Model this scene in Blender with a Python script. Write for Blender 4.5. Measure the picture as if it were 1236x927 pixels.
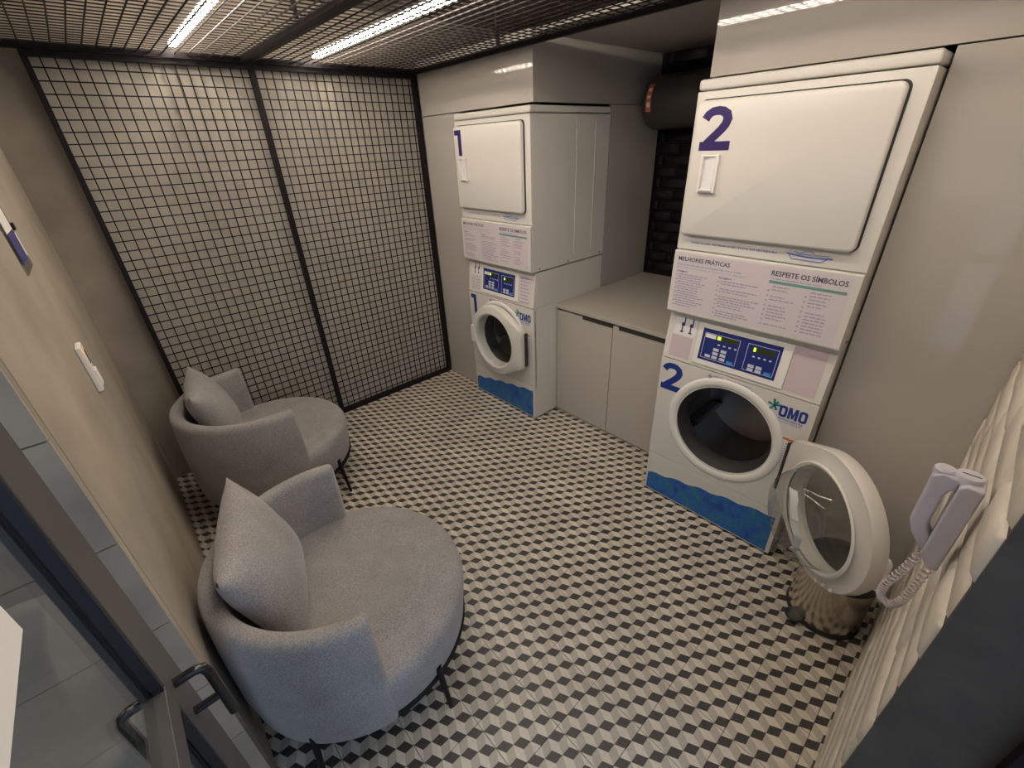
import bpy, bmesh, math, random
from math import pi, sin, cos, radians, sqrt
from mathutils import Vector, Matrix, noise

random.seed(7)
for o in list(bpy.data.objects):
    bpy.data.objects.remove(o, do_unlink=True)
SC = bpy.context.scene
COL = SC.collection

# ------------------------------------------------------------------ camera
cam_d = bpy.data.cameras.new('camera')
cam = bpy.data.objects.new('camera', cam_d)
COL.objects.link(cam)
YAW, PITCH, ROLL = .7177, .5016, -.046
cf = Vector((sin(YAW)*cos(PITCH), cos(YAW)*cos(PITCH), -sin(PITCH)))
cr = Vector((cos(YAW), -sin(YAW), 0))
cu_ = cr.cross(cf)
cr, cu_ = cr*cos(ROLL)+cu_*sin(ROLL), -cr*sin(ROLL)+cu_*cos(ROLL)
cam.matrix_world = Matrix(((cr.x, cu_.x, -cf.x, 0), (cr.y, cu_.y, -cf.y, 0), (cr.z, cu_.z, -cf.z, 1.7912), (0, 0, 0, 1)))
cam_d.sensor_width = 36
cam_d.lens = 36*525.98/1236
cam_d.clip_start = .02
SC.camera = cam

# ------------------------------------------------------------------ world (cool daylight outside the doorway), exposure
W = bpy.data.worlds.new('world')
SC.world = W
W.use_nodes = True
bg = W.node_tree.nodes['Background']
bg.inputs[0].default_value = (.56, .74, 1.0, 1)
bg.inputs[1].default_value = .9
SC.view_settings.view_transform = 'Standard'
SC.view_settings.look = 'None'
SC.view_settings.gamma = 1
SC.view_settings.use_curve_mapping = False
SC.view_settings.exposure = 0.12
LED_STRENGTH = 58.0
LED_COLOR = (1.0, .88, .74, 1)

# ------------------------------------------------------------------ materials
def new_mat(name):
    m = bpy.data.materials.new(name)
    m.use_nodes = True
    return m, m.node_tree.nodes, m.node_tree.links, m.node_tree.nodes['Principled BSDF']

def mat(name, col, rough=.5, metal=0, spec=.5, var=0, vscale=8, bump=0, bscale=60, emit=None, es=1, coat=0, detail=4):
    m, N, L, B = new_mat(name)
    B.inputs['Base Color'].default_value = (*col, 1)
    B.inputs['Roughness'].default_value = rough
    B.inputs['Metallic'].default_value = metal
    B.inputs['Specular IOR Level'].default_value = spec
    B.inputs['Coat Weight'].default_value = coat
    B.inputs['Coat Roughness'].default_value = .08
    if emit:
        B.inputs['Emission Color'].default_value = (*emit, 1)
        B.inputs['Emission Strength'].default_value = es
    if var or bump:
        g = N.new('ShaderNodeNewGeometry')
        if var:
            n = N.new('ShaderNodeTexNoise'); n.inputs['Scale'].default_value = vscale; n.inputs['Detail'].default_value = detail
            L.new(g.outputs['Position'], n.inputs['Vector'])
            r = N.new('ShaderNodeValToRGB')
            r.color_ramp.elements[0].position = .3; r.color_ramp.elements[1].position = .7
            r.color_ramp.elements[0].color = (*[c*(1-var) for c in col], 1)
            r.color_ramp.elements[1].color = (*[min(1, c*(1+var)) for c in col], 1)
            L.new(n.outputs['Fac'], r.inputs[0]); L.new(r.outputs[0], B.inputs['Base Color'])
        if bump:
            n2 = N.new('ShaderNodeTexNoise'); n2.inputs['Scale'].default_value = bscale; n2.inputs['Detail'].default_value = 3
            L.new(g.outputs['Position'], n2.inputs['Vector'])
            b = N.new('ShaderNodeBump'); b.inputs['Strength'].default_value = bump; b.inputs['Distance'].default_value = .004
            L.new(n2.outputs['Fac'], b.inputs['Height']); L.new(b.outputs[0], B.inputs['Normal'])
    return m

def fabric_mat():
    m, N, L, B = new_mat('grey_woven_fabric')
    tc = N.new('ShaderNodeTexCoord')
    n = N.new('ShaderNodeTexNoise'); n.inputs['Scale'].default_value = 260; n.inputs['Detail'].default_value = 2
    L.new(tc.outputs['Object'], n.inputs['Vector'])
    n3 = N.new('ShaderNodeTexNoise'); n3.inputs['Scale'].default_value = 9; n3.inputs['Detail'].default_value = 3
    L.new(tc.outputs['Object'], n3.inputs['Vector'])
    r = N.new('ShaderNodeValToRGB')
    r.color_ramp.elements[0].position = .3; r.color_ramp.elements[1].position = .72
    r.color_ramp.elements[0].color = (.27, .252, .248, 1); r.color_ramp.elements[1].color = (.50, .468, .45, 1)
    L.new(n.outputs['Fac'], r.inputs[0])
    mx = N.new('ShaderNodeMixRGB'); mx.blend_type = 'MULTIPLY'; mx.inputs[0].default_value = .35
    L.new(r.outputs[0], mx.inputs[1]); L.new(n3.outputs['Fac'], mx.inputs[2])
    L.new(mx.outputs[0], B.inputs['Base Color'])
    B.inputs['Roughness'].default_value = .95
    B.inputs['Specular IOR Level'].default_value = .15
    B.inputs['Sheen Weight'].default_value = .25
    b = N.new('ShaderNodeBump'); b.inputs['Strength'].default_value = .35; b.inputs['Distance'].default_value = .002
    L.new(n.outputs['Fac'], b.inputs['Height']); L.new(b.outputs[0], B.inputs['Normal'])
    return m

def tile_mat():
    """cement tile with a printed tumbling-block pattern: rhombi on a triangular lattice with steps (.05, -.0333) and (0, -.0667)"""
    m, N, L, B = new_mat('cube_pattern_cement_tile')
    g = N.new('ShaderNodeNewGeometry')
    s = N.new('ShaderNodeSeparateXYZ'); L.new(g.outputs['Position'], s.inputs[0])
    def M(op, a, b=None, c=None):
        n = N.new('ShaderNodeMath'); n.operation = op
        for i, v in enumerate((a, b, c)):
            if v is None: continue
            if isinstance(v, (int, float)): n.inputs[i].default_value = v
            else: L.new(v, n.inputs[i])
        return n.outputs[0]
    X = M('SUBTRACT', s.outputs[0], .779); Y = M('SUBTRACT', s.outputs[1], .4697)
    # p = u*(.05,-.03333) + v*(0,-.06667)
    u = M('DIVIDE', X, .05)
    v = M('DIVIDE', M('ADD', Y, M('MULTIPLY', u, .033333)), -.066667)
    U = M('FRACT', u); V = M('FRACT', v)
    flip = M('GREATER_THAN', M('ADD', U, V), 1.0)
    U2 = M('ABSOLUTE', M('SUBTRACT', flip, U)); V2 = M('ABSOLUTE', M('SUBTRACT', flip, V))
    l0 = M('SUBTRACT', 1.0, M('ADD', U2, V2))
    dark = M('MULTIPLY', M('LESS_THAN', V2, U2), M('LESS_THAN', V2, l0))
    bright = M('MULTIPLY', M('LESS_THAN', U2, V2), M('LESS_THAN', U2, l0))
    # thin darker grain lines on the light faces
    w = N.new('ShaderNodeTexNoise'); w.inputs['Scale'].default_value = 90; w.inputs['Detail'].default_value = 4
    L.new(g.outputs['Position'], w.inputs['Vector'])
    big = N.new('ShaderNodeTexNoise'); big.inputs['Scale'].default_value = 5; big.inputs['Detail'].default_value = 3
    L.new(g.outputs['Position'], big.inputs['Vector'])
    mid_c = N.new('ShaderNodeMixRGB'); mid_c.inputs[1].default_value = (.41, .365, .30, 1); mid_c.inputs[2].default_value = (.57, .515, .43, 1)
    L.new(w.outputs['Fac'], mid_c.inputs[0])
    br_c = N.new('ShaderNodeMixRGB'); br_c.inputs[1].default_value = (.60, .545, .455, 1); br_c.inputs[2].default_value = (.79, .72, .605, 1)
    L.new(w.outputs['Fac'], br_c.inputs[0])
    dk_c = N.new('ShaderNodeMixRGB'); dk_c.inputs[1].default_value = (.030, .026, .025, 1); dk_c.inputs[2].default_value = (.075, .065, .060, 1)
    L.new(w.outputs['Fac'], dk_c.inputs[0])
    a = N.new('ShaderNodeMixRGB'); L.new(bright, a.inputs[0]); L.new(mid_c.outputs[0], a.inputs[1]); L.new(br_c.outputs[0], a.inputs[2])
    b = N.new('ShaderNodeMixRGB'); L.new(dark, b.inputs[0]); L.new(a.outputs[0], b.inputs[1]); L.new(dk_c.outputs[0], b.inputs[2])
    oi = N.new('ShaderNodeObjectInfo')
    k = M('MULTIPLY_ADD', oi.outputs['Random'], .14, .80)
    k2 = M('MULTIPLY_ADD', big.outputs['Fac'], .3, k)
    k3 = M('SUBTRACT', k2, .06)
    c = N.new('ShaderNodeMixRGB'); c.blend_type = 'MULTIPLY'; c.inputs[0].default_value = 1
    cc = N.new('ShaderNodeCombineXYZ'); [L.new(k3, cc.inputs[i]) for i in range(3)]
    L.new(b.outputs[0], c.inputs[1]); L.new(cc.outputs[0], c.inputs[2])
    L.new(c.outputs[0], B.inputs['Base Color'])
    B.inputs['Roughness'].default_value = .42
    return m

def glass_mat(name, tint=(1, 1, 1), refl=1.0):
    m, N, L, B = new_mat(name)
    N.remove(B)
    out = N['Material Output']
    t = N.new('ShaderNodeBsdfTransparent'); t.inputs[0].default_value = (*tint, 1)
    gl = N.new('ShaderNodeBsdfGlossy'); gl.inputs['Roughness'].default_value = .03
    f = N.new('ShaderNodeLayerWeight'); f.inputs['Blend'].default_value = .5
    pw = N.new('ShaderNodeMath'); pw.operation = 'POWER'; pw.inputs[1].default_value = 5
    L.new(f.outputs['Facing'], pw.inputs[0])
    mm = N.new('ShaderNodeMath'); mm.operation = 'MULTIPLY_ADD'; mm.inputs[1].default_value = .9*refl; mm.inputs[2].default_value = .04*refl
    L.new(pw.outputs[0], mm.inputs[0])
    mx = N.new('ShaderNodeMixShader'); L.new(mm.outputs[0], mx.inputs[0]); L.new(t.outputs[0], mx.inputs[1]); L.new(gl.outputs[0], mx.inputs[2])
    L.new(mx.outputs[0], out.inputs[0])
    return m

def blue_wave_mat():
    m, N, L, B = new_mat('blue_green_wave_print')
    g = N.new('ShaderNodeNewGeometry')
    n = N.new('ShaderNodeTexNoise'); n.inputs['Scale'].default_value = 11; n.inputs['Detail'].default_value = 5; n.inputs['Distortion'].default_value = .8
    L.new(g.outputs['Position'], n.inputs['Vector'])
    n2 = N.new('ShaderNodeTexNoise'); n2.inputs['Scale'].default_value = 130; n2.inputs['Detail'].default_value = 2
    L.new(g.outputs['Position'], n2.inputs['Vector'])
    r = N.new('ShaderNodeValToRGB')
    e = r.color_ramp.elements
    e[0].position = .32; e[0].color = (.012, .06, .30, 1)
    e[1].position = .70; e[1].color = (.03, .21, .17, 1)
    x = e.new(.46); x.color = (.015, .12, .42, 1)
    x = e.new(.57); x.color = (.018, .15, .34, 1)
    L.new(n.outputs['Fac'], r.inputs[0])
    mx = N.new('ShaderNodeMixRGB'); mx.blend_type = 'OVERLAY'; mx.inputs[0].default_value = .5
    L.new(r.outputs[0], mx.inputs[1]); L.new(n2.outputs['Fac'], mx.inputs[2])
    L.new(mx.outputs[0], B.inputs['Base Color'])
    B.inputs['Roughness'].default_value = .35
    return m

MT = dict(
    plaster=mat('beige_burnt_cement_plaster', (.31, .268, .212), .75, var=.16, vscale=3.2, bump=.12, bscale=25, detail=6),
    concrete=mat('dark_concrete', (.30, .262, .215), .8, var=.25, vscale=3, bump=.15, bscale=30, detail=7),
    alcove=mat('grey_concrete_tile', (.30, .252, .195), .6, var=.3, vscale=3.5, bump=.1, bscale=25, detail=7),
    board=mat('warm_grey_backing_board', (.52, .475, .41), .7, var=.10, vscale=14),
    slab=mat('brown_grey_ceiling_slab', (.085, .068, .054), .85, var=.25, vscale=4),
    laminate=mat('glossy_greige_laminate', (.46, .425, .385), .035, var=.03, vscale=2),
    cab=mat('matt_greige_laminate', (.45, .42, .37), .35),
    ceil_white=mat('off_white_ceiling', (.42, .39, .355), .8),
    black=mat('black_painted_steel', (.012, .009, .011), .5, spec=.2),
    wire=mat('black_wire', (.014, .010, .010), .5, spec=.2),
    blackbrick=mat('black_painted_brick', (.011, .009, .013), .6, spec=.25, bump=.3, bscale=60),
    whitebrick=mat('white_painted_brick', (.68, .62, .53), .45, var=.08, vscale=18, bump=.3, bscale=45),
    mortar=mat('recessed_mortar', (.42, .38, .32), .8),
    jamb=mat('dark_grey_jamb_paint', (.085, .070, .058), .7, var=.2, vscale=10),
    enamel=mat('white_enamel', (.665, .635, .59), .28, var=.02, vscale=3),
    plastic=mat('white_plastic', (.78, .75, .70), .35),
    label=mat('pale_lilac_sticker', (.64, .575, .60), .4),
    label_w=mat('white_sticker', (.76, .74, .76), .4),
    pink=mat('pale_pink_sticker', (.58, .47, .50), .4),
    purple=mat('purple_vinyl', (.030, .014, .115), .4),
    navy=mat('navy_vinyl', (.012, .035, .24), .4),
    ink=mat('dark_print_ink', (.06, .05, .10), .5),
    ink_lilac=mat('grey_lilac_print_ink', (.36, .31, .40), .5),
    ink_blue=mat('blue_print_ink', (.06, .14, .50), .5),
    green=mat('grey_green_print', (.15, .32, .27), .5),
    logo_g=mat('teal_print', (.03, .22, .22), .5),
    orange=mat('orange_print', (.75, .17, .05), .5),
    screen=mat('dark_blue_overlay', (.018, .03, .17), .22),
    lcd=mat('olive_lcd', (.035, .045, .012), .2),
    lcd_on=mat('lit_yellow_green_digit', (.3, .6, .02), .4, emit=(.55, 1, .05), es=1.2),
    key=mat('light_grey_key', (.55, .58, .66), .4),
    key_blue=mat('light_blue_key', (.03, .25, .62), .4),
    steel=mat('drum_stainless', (.30, .28, .27), .32, metal=1),
    rubber=mat('dark_rubber_gasket', (.035, .033, .034), .55),
    shadowgap=mat('gap_shade_and_dark_parts', (.03, .026, .024), .7),  # colour of dark parts, and of shade painted into gaps
    binsteel=mat('brushed_steel', (.55, .50, .44), .2, metal=1),
    binblack=mat('black_bin_plastic', (.02, .018, .018), .35),
    phone=mat('pale_lilac_plastic', (.56, .53, .60), .4),
    cord=mat('pinkish_cord_plastic', (.60, .53, .53), .45),
    doorsteel=mat('dark_grey_door_steel', (.075, .07, .068), .45),
    gasket=mat('black_door_gasket', (.008, .008, .012), .5),
    handle=mat('black_gloss_handle', (.012, .011, .012), .18),
    heater=mat('dark_grey_tank_paint', (.05, .045, .042), .4),
    paper=mat('white_paper', (.72, .70, .66), .7),
    signblue=mat('indigo_sign_field', (.05, .05, .20), .4),
    red=mat('pinkish_red_print', (.45, .12, .10), .5),
    amber=mat('amber_indicator', (.8, .35, .12), .4, emit=(1, .45, .15), es=.6),
    frost=mat('whitish_streak', (.75, .74, .72), .4),
    ledhouse=mat('white_aluminium_profile', (.55, .53, .5), .4),
    led=mat('led_diffuser', (1, 1, 1), .5, emit=LED_COLOR[:3], es=LED_STRENGTH),
    fabric=fabric_mat(), tile=tile_mat(), wave=blue_wave_mat(),
    glass=glass_mat('clear_glass', (.93, .95, .94)), bowl=glass_mat('washer_bowl_glass', (.84, .86, .85), 1.0),
    dglass=glass_mat('smoky_door_glass', (.40, .40, .40), 1.2),
)

# ------------------------------------------------------------------ mesh helpers
class MB:
    def __init__(s): s.v = []; s.f = []
    def add(s, vs, fs):
        b = len(s.v); s.v += [tuple(v) for v in vs]; s.f += [tuple(i+b for i in f) for f in fs]; return s
    def box(s, x0, x1, y0, y1, z0, z1):
        return s.add([(x0,y0,z0),(x1,y0,z0),(x1,y1,z0),(x0,y1,z0),(x0,y0,z1),(x1,y0,z1),(x1,y1,z1),(x0,y1,z1)],
                     [(0,3,2,1),(4,5,6,7),(0,1,5,4),(1,2,6,5),(2,3,7,6),(3,0,4,7)])
    def loops(s, loops, cap0=False, cap1=False, closed=True):
        n = len(loops[0]); b = len(s.v)
        for l in loops: s.v += [tuple(p) for p in l]
        m = n if closed else n-1
        for i in range(len(loops)-1):
            for j in range(m):
                k = (j+1) % n
                s.f.append((b+i*n+j, b+i*n+k, b+(i+1)*n+k, b+(i+1)*n+j))
        if cap0: s.f.append(tuple(b+j for j in reversed(range(n))))
        if cap1: s.f.append(tuple(b+(len(loops)-1)*n+j for j in range(n)))
        return s
    def lathe(s, prof, n=48, c=(0,0,0), axis='z', cap=False):
        L = []
        for r, h in prof:
            l = []
            for i in range(n):
                a = 2*pi*i/n
                if axis == 'z': p = (c[0]+r*cos(a), c[1]+r*sin(a), c[2]+h)
                elif axis == 'y': p = (c[0]+r*cos(a), c[1]+h, c[2]+r*sin(a))
                else: p = (c[0]+h, c[1]+r*cos(a), c[2]+r*sin(a))
                l.append(p)
            L.append(l)
        return s.loops(L, cap and prof[0][0] > 1e-4, cap and prof[-1][0] > 1e-4)
    def tube(s, pts, r, n=8, cap=True):
        pts = [Vector(p) for p in pts]; L = []
        ref = None
        for i, p in enumerate(pts):
            t = (pts[min(i+1, len(pts)-1)] - pts[max(i-1, 0)]).normalized()
            if ref is None:
                ref = t.orthogonal().normalized()
            a = (ref - t*ref.dot(t)).normalized(); b = t.cross(a); ref = a
            rr = r[i] if isinstance(r, (list, tuple)) else r
            L.append([p + a*cos(2*pi*k/n)*rr + b*sin(2*pi*k/n)*rr for k in range(n)])
        return s.loops(L, cap, cap)
    def prism_y(s, poly, y0, y1):          # poly in (x, z), extruded along y
        return s.loops([[(x, y0, z) for x, z in poly], [(x, y1, z) for x, z in poly]], True, True)
    def build(s, name, m, parent=None, smooth=False, bevel=0, seg=2, angle=35):
        me = bpy.data.meshes.new(name); me.from_pydata(s.v, [], s.f)
        bm = bmesh.new(); bm.from_mesh(me)
        bmesh.ops.remove_doubles(bm, verts=bm.verts, dist=1e-6)
        bmesh.ops.recalc_face_normals(bm, faces=bm.faces)
        if bevel:
            ed = [e for e in bm.edges if len(e.link_faces) == 2 and e.calc_face_angle(0) > radians(30)]
            bmesh.ops.bevel(bm, geom=ed, offset=bevel, segments=seg, affect='EDGES', profile=.5)
            smooth = True
        bm.to_mesh(me); bm.free()
        o = obj(name, me, m, parent, smooth, angle)
        if bevel:
            w = o.modifiers.new('wn', 'WEIGHTED_NORMAL'); w.keep_sharp = False; w.weight = 100
        return o

def obj(name, me, m, parent=None, smooth=False, angle=35):
    me.materials.clear(); me.materials.append(MT[m] if isinstance(m, str) else m)
    if smooth:
        me.polygons.foreach_set('use_smooth', [True]*len(me.polygons))
        me.set_sharp_from_angle(angle=radians(angle))
    o = bpy.data.objects.new(name, me); COL.objects.link(o)
    if parent: o.parent = parent
    return o

def tag(o, label, cat, group=None, kind=None):
    o['label'] = label
    o['category'] = cat
    if group: o['group'] = group
    if kind: o['kind'] = kind
    return o

def empty(name, loc, rz=0):
    o = bpy.data.objects.new(name, None); COL.objects.link(o)
    o.empty_display_size = .1
    o.location = loc; o.rotation_euler = (0, 0, rz)
    return o

def boxo(name, m, b, parent=None, bevel=0, seg=2):
    return MB().box(*b).build(name, m, parent, bevel=bevel, seg=seg)

def rrect(x0, x1, z0, z1, r, n=6):
    P = []
    for cx, cz, a0 in ((x1-r, z0+r, -90), (x1-r, z1-r, 0), (x0+r, z1-r, 90), (x0+r, z0+r, 180)):
        for i in range(n+1):
            a = radians(a0+90*i/n); P.append((cx+r*cos(a), cz+r*sin(a)))
    return P

def text(name, body, m, x, z, w, h, y, parent, bold=0.0, sp=1.0, shear=0):
    """flat lettering in the local xz plane, facing -y; bottom-left at (x, z), fitted to w by h"""
    c = bpy.data.curves.new('t', 'FONT'); c.body = body; c.size = 1; c.offset = bold; c.resolution_u = 2; c.shear = shear
    c.extrude = 0; c.fill_mode = 'FRONT'; c.space_character = sp
    o = bpy.data.objects.new('t', c); COL.objects.link(o)
    dg = bpy.context.evaluated_depsgraph_get()
    me = bpy.data.meshes.new_from_object(o.evaluated_get(dg))
    bpy.data.objects.remove(o); bpy.data.curves.remove(c)
    xs = [v.co.x for v in me.vertices]; ys = [v.co.y for v in me.vertices]
    x0, x1, y0, y1 = min(xs), max(xs), min(ys), max(ys)
    for v in me.vertices:
        v.co = (x + (v.co.x-x0)/(x1-x0)*w, y, z + (v.co.y-y0)/(y1-y0)*h)
    me.name = name
    return obj(name, me, m, parent)

def plate(name, m, x0, x1, z0, z1, y, parent, t=.0006):
    return boxo(name, m, (x0, x1, y-t, y, z0, z1), parent)

# ================================================================== STRUCTURE
ZC = 2.55
fl = boxo('floor', 'concrete', (-1.45, 3.4, -2.6, 3.3, -.15, -.012))
tag(fl, 'floor of square cement tiles printed with a black and cream tumbling-cube pattern', 'floor', kind='structure')
tb = MB().box(-.0993, .0993, -.0993, .0993, -.012, 0)
proto = tb.build('tile', 'tile', fl, bevel=.0008, seg=1)
proto.location = (.279, .203, 0)
for i in range(12):
    for j in range(17):
        if i == 2 and j == 2: proto.location = (-.121+.2*i, -.197+.2*j, 0); continue
        c = proto.copy(); COL.objects.link(c); c.parent = fl
        c.location = (-.121+.2*i, -.197+.2*j, 0)

wl = boxo('wall_left', 'plaster', (-1.45, -.188, 1.03, 3.3, -.012, ZC))
tag(wl, 'beige trowelled cement wall behind the armchairs', 'wall', kind='structure')
wb = boxo('wall_back', 'concrete', (-.188, 3.4, 3.125, 3.3, -.012, ZC))
tag(wb, 'dark concrete end wall behind the black wire mesh', 'wall', kind='structure')
wa = boxo('wall_alcove', 'concrete', (-1.45, -.189, 1.0, 1.03, -.012, ZC))
tag(wa, 'grey concrete-tiled wall seen through the glass door', 'wall', kind='structure')
for k in range(11):
    z0 = -.0 + .25*k - .12
    for q, (a, b) in enumerate(((-.785, -.189), (-1.39, -.789))):
        boxo('tile', 'alcove', (a, b, .992, 1.0, max(0, z0+.0015), min(ZC, z0+.2485)), wa)
wal = boxo('wall_alcove_left', 'alcove', (-1.45, -1.39, .2, .99, -.012, ZC))
tag(wal, 'grey side wall of the recess behind the glass door', 'wall', kind='structure')

# ceiling slab
cl = boxo('ceiling', 'slab', (-1.45, 3.4, -.3, 3.3, ZC, ZC+.1))
tag(cl, 'dark brown-grey ceiling slab above the black mesh grid', 'ceiling', kind='structure')
nc = boxo('ceiling_niche', 'ceil_white', (1.972, 3.2, .99, 1.95, 2.281, 2.30))
tag(nc, 'off-white lowered ceiling above the worktop niche', 'ceiling', kind='structure')

# front wall of white painted brick, with the doorway
wf = MB().box(.84, 3.4, -.28, -.150, -.012, ZC).build('wall_front', 'mortar')
tag(wf, 'white painted brick wall carrying the wall phone', 'wall', kind='structure')
def brick_mesh(seed, lx, ly, lz, amp):
    rnd = random.Random(seed)
    nx, nz = 5, 3
    vs = []; fs = []
    F = []
    for k in range(nz+1):
        row = []
        for i in range(nx+1):
            ex = min(i, nx-i) == 0; ez = min(k, nz-k) == 0
            d = -.010 if (ex or ez) else rnd.uniform(-1, 1)*amp
            x = lx*(i/nx-.5) + (rnd.uniform(-1, 1)*.003 if ex else 0); z = lz*(k/nz-.5) + (rnd.uniform(-1, 1)*.003 if ez else 0)
            if 0 < i < nx and not (i in (2, 3)): x = lx*(.5-.03)*(1 if i > nx/2 else -1)
            if 0 < k < nz: z = lz*(.5-.12)*(1 if k > nz/2 else -1)
            row.append(len(vs)); vs.append((x, d, z))
        F.append(row)
    for k in range(nz):
        for i in range(nx): fs.append((F[k][i], F[k+1][i], F[k+1][i+1], F[k][i+1]))
    ring = F[0] + [F[k][nx] for k in range(1, nz+1)] + F[nz][-2::-1] + [F[k][0] for k in range(nz-1, 0, -1)]
    b = len(vs)
    for i in ring: vs.append((vs[i][0], -ly, vs[i][2]))
    n = len(ring)
    for j in range(n): fs.append((ring[j], ring[(j+1) % n], b+(j+1) % n, b+j))
    me = bpy.data.meshes.new('brick'); me.from_pydata(vs, [], fs)
    bm = bmesh.new(); bm.from_mesh(me); bmesh.ops.recalc_face_normals(bm, faces=bm.faces); bm.to_mesh(me); bm.free()
    return me
def brick_wall(parent, m, x0, x1, z0, z1, L, H, jit, place, seed, amp=.004, jag=0):
    rnd = random.Random(seed)
    meshes = [brick_mesh(seed*10+i, 1, .02, H-.008, amp) for i in range(5)]
    for me in meshes:
        me.materials.append(MT[m]); me.polygons.foreach_set('use_smooth', [True]*len(me.polygons)); me.set_sharp_from_angle(angle=radians(50))
    row = 0; z = z0
    while z < z1-.03:
        x = x0 - (L/2 if row % 2 else 0)
        while x < x1-.02:
            a = max(x, x0); b = min(x+L-.010, x1)
            if b-a > .03:
                if a == x0 and jag: a += rnd.uniform(-jag, jag)
                o = bpy.data.objects.new('brick', rnd.choice(meshes)); COL.objects.link(o); o.parent = parent
                place(o, (a+b)/2, z+H/2, b-a, rnd.uniform(-jit, jit))
            x += L
        z += H; row += 1
def put_front(o, x, z, l, d):
    o.location = (x, -.130+d - (x-.8)*.008, z); o.scale = (l, 1, 1)
brick_wall(wf, 'whitebrick', .810, 1.945, 0, 2.5, .36, .106, .003, put_front, 3, .0012, .003)
jb = boxo('trim_1', 'jamb', (.806, .84, -.28, -.139, -.012, ZC))
tag(jb, 'dark grey door jamb at the end of the white brick wall', 'door jamb', kind='structure')
jf = boxo('trim_2', 'black', (.78, .84, -.345, -.28, -.012, ZC))
tag(jf, 'black door frame post outside the dark grey jamb', 'door frame', kind='structure')
jh = boxo('trim_3', 'doorsteel', (-.29, -.225, -.28, -.13, -.012, 2.15))
tag(jh, 'dark grey steel hinge post of the glass door', 'door frame', kind='structure')
wft = boxo('wall_front_top', 'alcove', (-.29, .805, -.28, -.13, 2.15, ZC))
tag(wft, 'wall above the doorway', 'wall', kind='structure')

# right-hand wall: glossy laminate cladding around the machines
wr = boxo('wall_right', 'blackbrick', (3.2, 3.4, -.15, 3.125, -.012, ZC))
tag(wr, 'right wall of glossy greige cladding panels with a black brick niche', 'wall', kind='structure')
XP = 1.95
def panel(b, bev=.0015): return boxo('panel', 'laminate', b, wr, bevel=bev)
panel((XP, XP+.02, 2.622, 3.06, .0, 1.984))
panel((XP, XP+.02, 1.956, 3.06, 1.988, 2.30))
panel((XP+.02, 3.17, 1.956, 1.974, 1.988, 2.30))
panel((2.615, 3.17, 1.936, 1.954, .0, 1.984))
panel((XP, XP+.02, -.148, .99, 1.988, ZC))
panel((XP+.02, 3.17, .972, .99, .0, 2.30))
panel((XP, XP+.02, -.148, .278, .0, 1.984))
def put_niche(o, x, z, l, d):
    o.location = (3.182+d, x, z); o.rotation_euler = (0, 0, pi/2); o.scale = (l, 1, 1)
brick_wall(wr, 'blackbrick', .995, 1.933, .86, 2.28, .22, .075, .001, put_niche, 5, .0008)

# ================================================================== CEILING GRID AND LIGHTS
def wire_grid(mb, p0, p1, n0, n1, plane, r=.002):
    """flat bars of a welded grid; plane 'xy' at z or 'xz' at y"""
    (a0, b0), (a1, b1), h = p0, p1, plane[1]
    for i in range(n0+1):
        a = a0+(a1-a0)*i/n0
        if plane[0] == 'xy': mb.box(a-r, a+r, b0, b1, h-r, h+r)
        else: mb.box(a-r, a+r, h-r, h+r, b0, b1)
    for j in range(n1+1):
        b = b0+(b1-b0)*j/n1
        if plane[0] == 'xy': mb.box(a0, a1, b-r, b+r, h+r, h+3*r)
        else: mb.box(a0, a1, h+r, h+3*r, b-r, b+r)

def ceiling_panel(x0, x1, label):
    y0, y1, z = -.10, 3.075, 2.243
    e = empty('ceiling_mesh_panel', ((x0+x1)/2, (y0+y1)/2, z-.012))
    def P(mb, name, m): 
        o = mb.build(name, m, e); o.matrix_parent_inverse = Matrix.Translation(e.location).inverted(); return o
    for b in ((x0, x0+.025, y0, y1), (x1-.025, x1, y0, y1), (x0+.025, x1-.025, y0, y0+.025), (x0+.025, x1-.025, y1-.03, y1)):
        P(MB().box(*b, z-.014, z+.014), 'frame_bar', 'black')
    g = MB(); wire_grid(g, (x0+.0125, y0+.0125), (x1-.0125, y1-.0125), round((x1-x0)/.05), round((y1-y0)/.05), ('xy', z+.004))
    P(g, 'wire_grid', 'wire')
    for yy in (2.20, .75):
        P(MB().box(x1-.022, x1-.006, yy-.008, yy+.008, z+.014, ZC-.001), 'hanger_rod', 'black')
    tag(e, label, 'mesh panel', 'black wire ceiling panels')
ceiling_panel(-.186, .888, 'black wire mesh ceiling panel over the armchairs')
ceiling_panel(.890, 1.945, 'black wire mesh ceiling panel beside the washing machines')

def led(x, label):
    y0, y1, z = -.05, 3.04, 2.268
    e = empty('led_strip_light', (x, (y0+y1)/2, z))
    T = Matrix.Translation(e.location).inverted()
    for n, m, b in (('housing', 'ledhouse', (x-.006, x+.006, y0, y1, z+.020, z+.030)), ('diffuser', 'led', (x-.012, x+.012, y0+.004, y1-.004, z, z+.020))):
        o = boxo(n, m, b, e); o.matrix_parent_inverse = T
    tag(e, label, 'strip light', 'LED strips above the mesh')
led(.572, 'glowing LED strip above the mesh ceiling over the armchairs')
led(1.262, 'glowing LED strip above the mesh ceiling, the one nearer the machines')

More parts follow.
